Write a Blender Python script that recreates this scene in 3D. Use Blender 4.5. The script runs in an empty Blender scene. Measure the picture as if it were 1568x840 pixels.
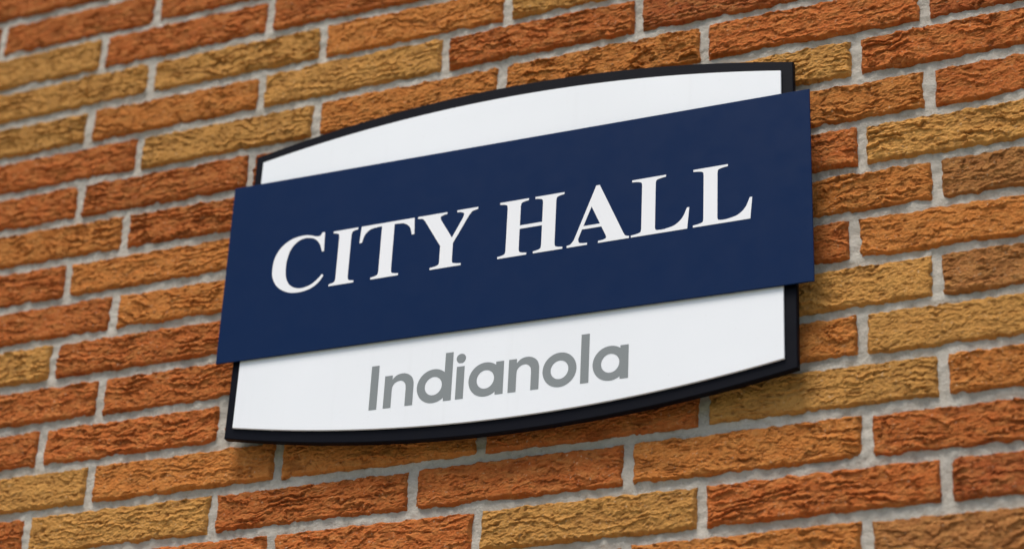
import bpy, numpy as np, math
from mathutils import Matrix, Vector
PX,PZ,SH,Z0=0.30215,0.0677,0.31927,3.4575
sc=bpy.context.scene
# ---------- camera
R=np.array([[0.918109,0.393479,0.047431],[-0.144384,0.443521,-0.884558],[-0.369091,0.805272,0.464013]])
C=np.array([1.79921,-2.32776,-1.85752+Z0])
cam=bpy.data.objects.new("camera",bpy.data.cameras.new("camera"));sc.collection.objects.link(cam);sc.camera=cam
M=Matrix.Identity(4)
for i in range(3):
    M[i][0]=R[0,i];M[i][1]=-R[1,i];M[i][2]=-R[2,i];M[i][3]=C[i]
cam.matrix_world=M
cam.data.lens=3293.07/1568*36;cam.data.sensor_width=36;cam.data.clip_end=2000;cam.data.clip_start=0.05
cam.data.dof.use_dof=True;cam.data.dof.focus_distance=2.80;cam.data.dof.aperture_fstop=2.5

def pn(x,y,seed=0):
    xi=np.floor(x).astype(np.int64);yi=np.floor(y).astype(np.int64)
    fx=x-xi;fy=y-yi
    def g(ix,iy,dx,dy):
        h=(ix*374761393+iy*668265263+seed*1442695041)&0xffffffff
        h=((h^(h>>13))*1274126177)&0xffffffff
        h=h^(h>>16)
        a=(h&0xffff)/65536.0*2*np.pi
        return np.cos(a)*dx+np.sin(a)*dy
    u=fx*fx*fx*(fx*(fx*6-15)+10);v=fy*fy*fy*(fy*(fy*6-15)+10)
    a=g(xi,yi,fx,fy);b=g(xi+1,yi,fx-1,fy);c=g(xi,yi+1,fx,fy-1);d=g(xi+1,yi+1,fx-1,fy-1)
    return 1.5*((a*(1-u)+b*u)*(1-v)+(c*(1-u)+d*u)*v)
def h1(a,b,seed):
    h=(np.asarray(a,np.int64)*374761393+np.asarray(b,np.int64)*668265263+seed*1442695041)&0xffffffff
    h=((h^(h>>13))*1274126177)&0xffffffff
    h=h^(h>>16)
    return (h&0xffff)/65536.0
def ss(a,b,x):
    t=np.clip((x-a)/(b-a),0,1);return t*t*(3-2*t)

jfix={(2,0):-3,(4,1):-3,(4,4):3,(5,0):-3,(6,0):2,(6,4):7,(7,4):5,(8,4):-7,(9,0):-3,(-1,0):-5}
def jx(r,k):
    return (k+SH*(r%2))*PX+jfix.get((r,k),(h1(k,r,5)-.5)*5)*0.001
pal={'R':(.50,.142,.036),'D':(.41,.108,.032),'O':(.55,.195,.046),'Y':(.58,.285,.076),'B':(.40,.165,.052)}
cm={(-2,-1):'R',(-2,0):'R',(-2,1):'R',(-1,-1):'R',(-1,0):'R',(-1,1):'R',(0,-1):'Y',(0,0):'R',(0,1):'R',(1,-1):'Y',(1,0):'Y',(1,1):'O',(1,2):'Y',
(2,-1):'Y',(2,0):'O',(2,1):'Y',(2,2):'R',(2,3):'D',(3,-1):'R',(3,0):'Y',(3,1):'O',(3,2):'O',(3,3):'R',(3,4):'D',
(4,-1):'R',(4,0):'R',(4,3):'Y',(4,4):'R',(5,-1):'O',(5,0):'R',(5,3):'O',(5,4):'R',(6,-1):'R',(6,0):'O',(6,3):'R',(6,4):'Y',
(7,-1):'R',(7,0):'O',(7,3):'O',(7,4):'B',(8,-1):'Y',(8,0):'R',(8,3):'R',(8,4):'O',(9,-1):'R',(9,0):'R',(9,3):'Y',(9,4):'B',
(10,-1):'R',(10,0):'R',(10,3):'O',(10,4):'Y',(11,-1):'Y',(11,0):'O',(11,1):'O',(11,2):'R',(11,3):'Y',(11,4):'O',
(12,-1):'R',(12,0):'Y',(12,1):'R',(12,2):'R',(12,3):'O',(12,4):'R',(13,0):'R',(13,1):'R',(13,2):'Y',(13,3):'R',(13,4):'D',(14,1):'R',(14,2):'O',(14,3):'O',(14,4):'B'}
def make_mesh(name,V,F,mat,smooth,col=None):
    me=bpy.data.meshes.new(name)
    nv=len(V);nf=len(F)
    me.vertices.add(nv);me.vertices.foreach_set("co",V.astype(np.float32).ravel())
    me.loops.add(nf*4);me.loops.foreach_set("vertex_index",F.astype(np.int32).ravel())
    me.polygons.add(nf);me.polygons.foreach_set("loop_start",(np.arange(nf)*4).astype(np.int32))
    me.polygons.foreach_set("loop_total",np.full(nf,4,np.int32))
    me.polygons.foreach_set("use_smooth",np.full(nf,smooth,bool))
    me.update(calc_edges=True)
    if col is not None:
        a=me.color_attributes.new("bcol","FLOAT_COLOR","POINT")
        a.data.foreach_set("color",col.astype(np.float32).ravel())
    me.materials.append(mat)
    ob=bpy.data.objects.new(name,me);sc.collection.objects.link(ob);return ob
def grid_faces(nu,nv):
    a=np.arange(nu-1)[None,:]+np.arange(nv-1)[:,None]*nu
    return np.stack([a,a+1,a+1+nu,a+nu],-1).reshape(-1,4)
def wave(x,z): return 0.0022*pn(x/0.7,z/0.35,91)
def bricks(name,cells,nu,nv,mat,smooth,dense):
    r=np.array([c[0] for c in cells]);k=np.array([c[1] for c in cells])
    xa=np.array([jx(*c) for c in cells]);xb=np.array([jx(c[0],c[1]+1) for c in cells])
    g=0.0058
    xa=xa+g+h1(k,r,1)*.0014;xb=xb-g-h1(k,r,2)*.0014
    zc=Z0-r*PZ+(h1(k,r,3)-.5)*.0020
    hh=PZ/2-0.0054-h1(k,r,4)*.0016
    U=np.clip((np.arange(nu+2)-1)/(nu-1),0,1);W=np.clip((np.arange(nv+2)-1)/(nv-1),0,1)
    X=xa[:,None,None]+(xb-xa)[:,None,None]*U[None,None,:]+0*W[None,:,None]
    Zl=(-hh)[:,None,None]+(2*hh)[:,None,None]*W[None,:,None]+0*U[None,None,:]
    Zc=zc[:,None,None]+Zl
    ex=np.minimum(X-xa[:,None,None],xb[:,None,None]-X);ez=hh[:,None,None]-np.abs(Zl)
    ox=(h1(k,r,11)*40)[:,None,None];oz=(h1(k,r,12)*40)[:,None,None]
    x=X+ox;z=Zc+oz
    rough=(0.5+0.6*h1(k,r,13))[:,None,None]
    rough=np.where(((r==10)&(k==4))[:,None,None],.3,rough)
    e=np.minimum(ex,ez)+0.0022*pn(x/.012,z/.012,21)
    m=ss(-0.0005,0.0036,e)
    if dense:
        per=(0.0095+0.007*h1(k,r,14))[:,None,None]
        tilt=((h1(k,r,15)-.5)*.08)[:,None,None]
        z=z+tilt*x
        s=z/per+1.3*pn(x/.10,z/.04,31)+.55*pn(x/.030,z/.014,32)+.28*pn(x/.009,z/.006,33)+.12*pn(x/.004,z/.004,36)
        fl=np.floor(s);fr=s-fl
        amp=ss(-.25,.35,pn(x/.040,fl*7.31+.5,34)+.35*pn(x/.010,fl*3.1+.5,35))
        led=(1-fr)**1.8*ss(0,.06,fr)
        h=0.0054*rough*amp*(led-.30)
        s2=z/.0052+1.4*pn(x/.045,z/.02,41)+.45*pn(x/.010,z/.007,42)
        f2=s2-np.floor(s2)
        amp2=ss(0.05,.5,pn(x/.022,np.floor(s2)*5.7+.5,43))
        h=h+0.0020*rough*amp2*((1-f2)*ss(0,.15,f2)-.4)
        h=h+0.0014*pn(x/.05,z/.025,51)+.0007*pn(x/.008,z/.005,52)+.0008*pn(x/.0038,z/.003,53)
        pit=ss(.42,.6,pn(x/.012,z/.006,54));h=h-.0014*pit
    else:
        h=0.0012*pn(x/.04,z/.02,51)
    Y=-(h+.0012)*m+(1-m)*.0055+((h1(k,r,6)-.5)*.002)[:,None,None]
    Xo=X+.0013*pn(x/.018,z/.018,61)+.0008*pn(x/.005,z/.005,62)
    Zo=Zc+.0018*pn(x/.022,z/.022,63)+.0009*pn(x/.005,z/.005,64)+wave(X,Zc)
    Y[:,0,:]=.03;Y[:,-1,:]=.03;Y[:,:,0]=.03;Y[:,:,-1]=.03
    V=np.stack([Xo,Y,Zo],-1).reshape(-1,3)
    n=(nu+2)*(nv+2);f=grid_faces(nu+2,nv+2)
    F=(f[None]+(np.arange(len(cells))*n)[:,None,None]).reshape(-1,4)
    cols=[]
    for (rr,kk) in cells:
        c=cm.get((rr,kk))
        if c is None:
            q=h1(kk,rr,8);c='R' if q<.48 else 'O' if q<.72 else 'Y' if q<.9 else 'D'
        b=np.array(pal[c])*(0.91+.18*h1(kk,rr,9));cols.append([*b,1])
    cols=np.array(cols)
    col=np.repeat(cols,n,0)
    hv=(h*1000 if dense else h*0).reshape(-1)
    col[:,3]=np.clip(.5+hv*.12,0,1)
    return make_mesh(name,V,F,mat,smooth,col)

# ---------- materials
def mat(name):
    m=bpy.data.materials.new(name);m.use_nodes=True
    nt=m.node_tree;b=nt.nodes["Principled BSDF"];return m,nt,b
def noise(nt,vec,scale,detail=6,rough=.6):
    n=nt.nodes.new("ShaderNodeTexNoise");n.inputs["Scale"].default_value=scale;n.inputs["Detail"].default_value=detail;n.inputs["Roughness"].default_value=rough
    nt.links.new(vec,n.inputs["Vector"]);return n.outputs["Fac"]
def mr(nt,v,a,b,c,d):
    n=nt.nodes.new("ShaderNodeMapRange");nt.links.new(v,n.inputs[0])
    for i,q in enumerate((a,b,c,d)): n.inputs[i+1].default_value=q
    return n.outputs[0]
def mix(nt,f,a,b,bt='MIX'):
    n=nt.nodes.new("ShaderNodeMix");n.data_type='RGBA';n.blend_type=bt
    for s,v in ((0,f),(6,a),(7,b)):
        if isinstance(v,(int,float)): n.inputs[s].default_value=v
        elif isinstance(v,tuple): n.inputs[s].default_value=(*v,1)
        else: nt.links.new(v,n.inputs[s])
    return n.outputs[2]
def bump(nt,b,h,dist,st=1.0):
    n=nt.nodes.new("ShaderNodeBump");n.inputs["Strength"].default_value=st;n.inputs["Distance"].default_value=dist
    nt.links.new(h,n.inputs["Height"]);nt.links.new(n.outputs[0],b.inputs["Normal"])
def objvec(nt,sx=1,sy=1,sz=1):
    tc=nt.nodes.new("ShaderNodeTexCoord");mp=nt.nodes.new("ShaderNodeMapping");mp.inputs["Scale"].default_value=(sx,sy,sz)
    nt.links.new(tc.outputs["Object"],mp.inputs[0]);return mp.outputs[0]
def brick_mat(name,coarse):
    m,nt,b=mat(name)
    at=nt.nodes.new("ShaderNodeAttribute");at.attribute_name="bcol"
    v=objvec(nt);vs=objvec(nt,1,1,2.2)
    c=at.outputs["Color"]
    c=mix(nt,mr(nt,noise(nt,vs,22,5),.38,.7,0,.5),c,mix(nt,1.0,c,(.68,.60,.56),'MULTIPLY'))
    c=mix(nt,mr(nt,noise(nt,vs,38,6,.7),.44,.68,0,.6),c,mix(nt,.5,c,(.62,.35,.11)))
    c=mix(nt,mr(nt,noise(nt,v,170,4,.7),.55,.70,0,.55),c,mix(nt,1.0,c,(.40,.36,.36),'MULTIPLY'))
    c=mix(nt,mr(nt,noise(nt,v,260,3,.6),.63,.73,0,.55),c,(.60,.46,.31))
    if not coarse:
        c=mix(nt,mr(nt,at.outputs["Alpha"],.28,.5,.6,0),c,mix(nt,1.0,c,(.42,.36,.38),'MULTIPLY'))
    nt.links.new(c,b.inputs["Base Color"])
    b.inputs["Roughness"].default_value=.92;b.inputs["Specular IOR Level"].default_value=.08
    if coarse:
        vb=objvec(nt,1,1,4)
        bump(nt,b,noise(nt,vb,28,8,.65),.012)
    else:
        bump(nt,b,noise(nt,v,380,4,.75),.0024,1.0)
    return m
mb=brick_mat("rough_faced_brick",False);mbc=brick_mat("brick_coarse",True)
mm,nt,b=mat("mortar_mat")
v=objvec(nt)
c=mix(nt,mr(nt,noise(nt,v,14,6),.35,.68,0,1),(.60,.56,.49),(.47,.43,.37))
c=mix(nt,mr(nt,noise(nt,v,120,5,.7),.52,.72,0,.6),c,(.30,.27,.225))
c=mix(nt,mr(nt,noise(nt,v,420,3,.6),.58,.7,0,.6),c,(.70,.67,.61))
nt.links.new(c,b.inputs["Base Color"]);b.inputs["Roughness"].default_value=.95;b.inputs["Specular IOR Level"].default_value=.1
bump(nt,b,noise(nt,v,260,6,.75),.0035,1.0)

# ---------- wall
K0,K1,RA,RB=-3,7,-5,19
dense=[(r,k) for r in range(RA,RB) for k in range(K0,K1)]
coarse=[(r,k) for r in range(-22,51) for k in range(-14,18) if not(RA<=r<RB and K0<=k<K1)]
wall=bpy.data.objects.new("brick_wall",None);sc.collection.objects.link(wall)
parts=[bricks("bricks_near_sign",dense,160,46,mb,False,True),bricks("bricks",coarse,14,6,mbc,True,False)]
xs=np.arange(-1.1,2.5,.0033);zs=np.arange(Z0-19.6*PZ,Z0+5.6*PZ,.0033)
Xg,Zg=np.meshgrid(xs,zs)
Yg=.0048-.0022*pn(Xg/.05,Zg/.05,71)-.0016*pn(Xg/.014,Zg/.012,72)-.0010*pn(Xg/.007,Zg/.007,73)
parts.append(make_mesh("mortar_joints",np.stack([Xg,Yg,Zg],-1).reshape(-1,3),grid_faces(len(xs),len(zs)),mm,True))
def box(name,x0,x1,y0,y1,z0,z1,m):
    V=np.array([[x,y,z] for z in(z0,z1) for y in(y0,y1) for x in(x0,x1)],float)
    F=np.array([[0,2,3,1],[4,5,7,6],[0,1,5,4],[2,6,7,3],[0,4,6,2],[1,3,7,5]])
    return make_mesh(name,V,F,m,False)
parts.append(box("mortar_core",-4.2,5.4,.012,.3,-.02,Z0+22.6*PZ,mm))
mp_,nt,b=mat("concrete");v=objvec(nt)
nt.links.new(mix(nt,noise(nt,v,5,8),(.30,.29,.27),(.38,.37,.34)),b.inputs["Base Color"]);b.inputs["Roughness"].default_value=.9
parts.append(box("coping",-4.25,5.45,-.04,.34,Z0+22.6*PZ+.002,Z0+22.6*PZ+.09,mp_))
for o in parts:o.parent=wall

# ---------- sign
sign=bpy.data.objects.new("city_hall_sign",None);sc.collection.objects.link(sign)
def plate(name,pts,front,thick,m,bev=.0006):
    # pts: (x mm, mm below datum), clockwise seen from the front; front = distance of face from wall
    P=[Vector((x/1000,Z0-z/1000)) for x,z in pts];n=len(P);Q=[]
    for i in range(n):
        a,b_,c=P[i-1],P[i],P[(i+1)%n]
        d1=(b_-a).normalized();d2=(c-b_).normalized()
        n1=Vector((d1.y,-d1.x));n2=Vector((d2.y,-d2.x));k=(n1+n2).normalized();Q.append(b_+k*bev/max(.5,k.dot(n1)))
    V=[(q.x,-front,q.y) for q in Q]+[(p.x,-front+bev,p.y) for p in P]+[(p.x,-front+thick,p.y) for p in P]
    F=[list(range(n))[::-1],[2*n+i for i in range(n)]]
    for L_ in (0,n):
        for i in range(n):
            j=(i+1)%n;F.append([L_+i,L_+j,L_+n+j,L_+n+i])
    me=bpy.data.meshes.new(name);me.from_pydata(V,[],F);me.update()
    import bmesh
    bm=bmesh.new();bm.from_mesh(me);bmesh.ops.recalc_face_normals(bm,faces=bm.faces);bm.to_mesh(me);bm.free()
    me.materials.append(m);o=bpy.data.objects.new(name,me);sc.collection.objects.link(o);o.parent=sign;return o
def arcs(x0,x1,zt,st,zb,sb,n=48):
    cx=(x0+x1)/2;hw=(x1-x0)/2;o=[]
    for i in range(n+1):
        u=-1+2*i/n;x=cx+hw*u;o.append((x,zt-st*(1-u*u)+.0094*(x-735.6)))
    for i in range(n+1):
        u=1-2*i/n;x=cx+hw*u;o.append((x,zb+sb*(1-u*u)+.0094*(x-735.6)))
    return o
def painted(name,colr,rough,spec,dirt=None):
    m,nt,b=mat(name);v=objvec(nt)
    c=mix(nt,mr(nt,noise(nt,v,3,3),.3,.7,0,1),colr,tuple(q*.95 for q in colr))
    if dirt:
        vs=objvec(nt,45,1,2.0)
        c=mix(nt,mr(nt,noise(nt,vs,1,5,.6),.58,.85,0,.14),c,dirt)
        c=mix(nt,mr(nt,noise(nt,v,330,2,.5),.72,.78,0,.25),c,dirt)
    nt.links.new(c,b.inputs["Base Color"])
    rr=mr(nt,noise(nt,v,40,5),.3,.7,rough-.05,rough+.07);nt.links.new(rr,b.inputs["Roughness"])
    b.inputs["Specular IOR Level"].default_value=spec
    bump(nt,b,noise(nt,v,2.2,2),.0012,.5)
    return m
mblack=painted("black_paint",(.0035,.0040,.0075),.45,.07)
mwhite=painted("white_panel_paint",(.83,.845,.87),.42,.35,(.5,.49,.46))
mblue=painted("navy_paint",(.0040,.0185,.069),.36,.07)
mlet=painted("white_vinyl",(.84,.84,.86),.5,.3)
mgrey=painted("grey_vinyl",(.225,.245,.25),.5,.2)
plate("backing_plate",arcs(328,1135,276.3,43,720.3,39),.0285,.010,mblack,.0012)
plate("white_panel",arcs(341.5,1119,289,36.5,707.5,34),.032,.0030,mwhite)
plate("blue_panel",[(301.8,323.7),(1158.4,331.7),(1159.8,612.9),(305.3,604.8)],.0362,.0020,mblue,.0005)
for i,(x,z) in enumerate([(400,330),(1060,335),(400,660),(1060,665)]):
    bpy.ops.mesh.primitive_cylinder_add(radius=.009,depth=.03,vertices=20,location=(x/1000,-.0015,Z0-z/1000),rotation=(math.pi/2,0,0))
    o=bpy.context.object;o.name="standoff_%d"%(i+1);o.data.materials.append(mblack);o.parent=sign

def cr(P,n=8):
    P=[np.array(p,float) for p in P];E=[2*P[0]-P[1]]+P+[2*P[-1]-P[-2]];o=[]
    for i in range(1,len(E)-2):
        a,b_,c,d=E[i-1:i+3]
        for j in range(n):
            t=j/n;o.append(tuple(.5*((2*b_)+(c-a)*t+(2*a-5*b_+4*c-d)*t*t+(3*b_-a-3*c+d)*t**3)))
    o.append(tuple(P[-1]));return o
T=.034  # serif thickness
def footL(x0,xs):   # bottom-left serif, from serif tip to stem going up
    return cr([(x0,T),(x0+(xs-x0)*.55,T+.012),(xs-.012,T+.035),(xs,T+.09)],5)
def footR(xs,x1):
    return cr([(xs,T+.09),(xs+.012,T+.035),(x1-(x1-xs)*.55,T+.012),(x1,T)],5)
def flipy(L_): return [(x,1-y) for x,y in L_]
def rv(L_): return L_[::-1]
def gI(w=.444,s=.11):
    c=w/2
    return [[(0,0)]+footL(0,c-s)+rv(flipy(footL(0,c-s)))+[(0,1),(w,1)]+rv(flipy(footR(c+s,w)))+footR(c+s,w)+[(w,0)]]
def gT(w=.985):
    c=w/2+.01;s=.112
    left=[(0,.70)]+cr([(.045,.70),(.09,.84),(.19,.925),(.32,.945)],6)
    right=[(w-x,y) for x,y in left]
    return [[(.018,1),(w-.018,1)]+right+[(c+s,.945)]+footR(c+s,c+.245)+[(c+.245,0),(c-.245,0)]+footL(c-.245,c-s)+[(c-s,.945)]+rv(left)]
def gL(w=.93):
    c=.275;s=.11
    return [[(0,0)]+footL(0,c-s)+rv(flipy(footL(0,c-s)))+[(0,1),(.55,1)]+rv(flipy(footR(c+s,.55)))+cr([(c+s,.10),(c+s+.02,.062),(c+s+.09,.052)],4)+cr([(.54,.055),(.70,.095),(.82,.20),(.895,.365)],6)+[(w,.365),(w-.03,0)]]
def gY(w=1.055):
    c=.54;s=.11
    return [[(c-.27,0)]+footL(c-.27,c-s)+[(c-s,.40)]+cr([(.13,.90),(.085,.95),(0,.966)],4)+[(0,1),(.515,1),(.515,.966)]+cr([(.46,.960),(.405,.935),(.41,.88)],4)+[(.625,.52)]+cr([(.80,.85),(.815,.92),(.765,.955),(.69,.966)],4)+[(.69,1),(w,1),(w,.966)]+cr([(.96,.945),(.90,.87)],3)+[(c+s,.42)]+footR(c+s,c+.27)+[(c+.27,0)]]
def gH(w=1.078):
    s=.11;c1=.242;c2=w-.242;q=.242
    a,b_=.475,.535
    return [[(0,0)]+footL(0,c1-s)+rv(flipy(footL(0,c1-s)))+[(0,1),(c1+q,1)]+rv(flipy(footR(c1+s,c1+q)))+[(c1+s,b_),(c2-s,b_)]+rv(flipy(footL(c2-q,c2-s)))+[(c2-q,1),(w,1)]+rv(flipy(footR(c2+s,w)))+footR(c2+s,w)+[(w,0),(c2-q,0)]+footL(c2-q,c2-s)+[(c2-s,a),(c1+s,a)]+footR(c1+s,c1+q)+[(c1+q,0)]]
def gA():
    outer=[(0,0),(0,T)]+cr([(0,T),(.06,.05),(.115,.115)],4)[1:]+[(.458,1.02),(.515,1.02)]
    outer+=cr([(.925,.11),(.96,.055),(1.02,T)],4)+[(1.02,0),(.515,0),(.515,T)]
    outer+=cr([(.60,.042),(.645,.065),(.64,.11)],4)+[(.562,.28),(.243,.28)]
    outer+=cr([(.185,.12),(.20,.06),(.25,.04),(.335,T)],4)+[(.335,0)]
    return [outer,[(.264,.335),(.538,.335),(.391,.66)]]
def gC():
    o=cr([(.965,.215),(.88,.10),(.74,.012),(.54,-.022),(.33,.01),(.14,.13),(.03,.30),(0,.49),(.03,.70),(.14,.88),(.32,.99),(.53,1.022),(.66,1.00),(.76,.965),(.835,.965),(.87,1.02)],6)
    i=cr([(.895,.665),(.84,.81),(.74,.92),(.585,.968),(.43,.93),(.31,.80),(.26,.63),(.25,.48),(.27,.30),(.34,.155),(.46,.07),(.60,.047),(.75,.085),(.86,.165),(.935,.245)],6)
    return [o+[(.915,1.02),(.93,.665)]+i]
def lettering(name,glyphs,depth,m):
    cu=bpy.data.curves.new(name,'CURVE');cu.dimensions='2D';cu.fill_mode='BOTH';cu.extrude=.00015
    for loops in glyphs:
        for L_ in loops:
            out=[]
            for p in L_:
                if not out or (abs(p[0]-out[-1][0])+abs(p[1]-out[-1][1]))>2e-6: out.append(p)
            sp=cu.splines.new('POLY');sp.points.add(len(out)-1);sp.use_cyclic_u=True
            for q,p in zip(sp.points,out): q.co=(p[0],p[1],0,1)
    tmp=bpy.data.objects.new(name+"_c",cu);sc.collection.objects.link(tmp)
    dg=bpy.context.evaluated_depsgraph_get();me=bpy.data.meshes.new_from_object(tmp.evaluated_get(dg))
    bpy.data.objects.remove(tmp)
    me.transform(Matrix.Rotation(math.pi/2,4,'X'));me.materials.clear();me.materials.append(m)
    o=bpy.data.objects.new(name,me);o.location=(0,-depth,0);sc.collection.objects.link(o);o.parent=sign
def put(loops,x0,x1,w,base,h):
    sx=(x1-x0)/w/1000;sy=h/1000
    return [[((x0-.7)/1000+x*sx,Z0-base/1000+y*sy) for x,y in L_] for L_ in loops]
B,H=510.4,85.8
G=[put(gC(),380.5,463.5,.965,B,H),put(gI(),473.2,511.5,.444,B,H),put(gT(),515.5,599.8,.985,B,H),put(gY(),603.8,694.1,1.055,B,H),
put(gH(),726.8,820.3,1.078,B,H),put(gA(),826.6,914,1.02,B,H),put(gL(),916.6,996.4,.93,B,H),put(gL(),1001.6,1081.2,.93,B,H)]
lettering("city_hall_lettering",G,.0364,mlet)
# lower word, mm glyphs
def rect(x0,x1,y0,y1): return [(x0,y0),(x0,y1),(x1,y1),(x1,y0)]
def ell(cx,cy,rx,ry,n=56,a0=0,a1=2*math.pi): return [(cx+rx*math.cos(a0+(a1-a0)*i/n),cy+ry*math.sin(a0+(a1-a0)*i/n)) for i in range(n)]
def gn(w=43,s=11.2):
    a=w-s
    return [[(0,0),(0,46.6),(s,46.6),(s,40.5)]+cr([(s,40.5),(17,45.8),(25,47.8),(33,46.2),(39.5,41.2),(w-.5,34),(w,27)],5)+[(w,0),(a,0),(a,25)]+cr([(a,25),(a-1,32),(a-5,36.6),(22,37.9),(15.8,35.8),(12,31),(s,25)],5)+[(s,0)]]
def gbowl(w,top,s=11.2):
    sl=w-s;rx,ry=23.6,24.2;cx,cy=rx,23.4
    th=math.acos((sl-cx)/rx);arc=[(cx+rx*math.cos(a),cy+ry*math.sin(a)) for a in np.linspace(th,2*math.pi-th,60)]
    hole=[(min(x,sl-.01),y) for x,y in ell(cx+.3,cy,rx-11.2,ry-10.8)]
    return [arc+[(sl,0),(w,0),(w,top),(sl,top)],hole]
go=[ell(23.4,23.4,23.4,24.2),ell(23.4,23.4,12.3,13.3)]
def at(loops,x0,sx=1.0):
    o=[]
    for L_ in loops:
        o.append([((x0+x*sx)/1000,Z0-(705.2+.0092*(x0+x*sx-549))/1000+y/1000) for x,y in L_])
    return o
G2=[at([rect(0,11.3,0,63.8)],549),at(gn(),570),at(gbowl(50.5,69),618.3),at([rect(1.1,12.3,0,46.6),ell(6.7,58.3,6.7,6.7,32)],673.8),at(gbowl(49.5,46.6),693),
at(gn(),749.5),at(go,797.5),at([rect(0,11.3,0,69)],850),at(gbowl(48.5,46.6),866.5)]
lettering("indianola_lettering",G2,.0322,mgrey)

# ---------- ground
mg,nt,b=mat("lawn");v=objvec(nt)
nt.links.new(mix(nt,noise(nt,v,3,8),(.05,.09,.025),(.09,.12,.04)),b.inputs["Base Color"]);b.inputs["Roughness"].default_value=.95
V=np.array([[-300,-300,0],[300,-300,0],[300,300,0],[-300,300,0]],float);make_mesh("ground",V,np.array([[0,1,2,3]]),mg,False)
box("pavement",-12,14,-3.6,-.02,-.1,.03,mp_)

# ---------- light
L=np.array([-.14,-.54,1.13]);L/=np.linalg.norm(L)
el=math.asin(L[2]);ro=math.atan2(L[0],L[1])
w=bpy.data.worlds.new("World");sc.world=w;w.use_nodes=True
nt=w.node_tree;bg=nt.nodes["Background"];sk=nt.nodes.new("ShaderNodeTexSky");sk.sky_type='NISHITA';sk.sun_disc=False
sk.sun_elevation=el;sk.sun_rotation=ro;sk.dust_density=3;sk.air_density=1
nt.links.new(sk.outputs[0],bg.inputs[0]);bg.inputs[1].default_value=.15
sl=bpy.data.lights.new("sun","SUN");sl.energy=3.1;sl.angle=math.radians(24);sl.color=(1,.95,.88)
so=bpy.data.objects.new("sun",sl);sc.collection.objects.link(so)
so.rotation_euler=Vector(L.tolist()).to_track_quat('Z','Y').to_euler();so.location=(-2,-3,7)
sc.view_settings.view_transform='Standard';sc.view_settings.look='None';sc.view_settings.exposure=0
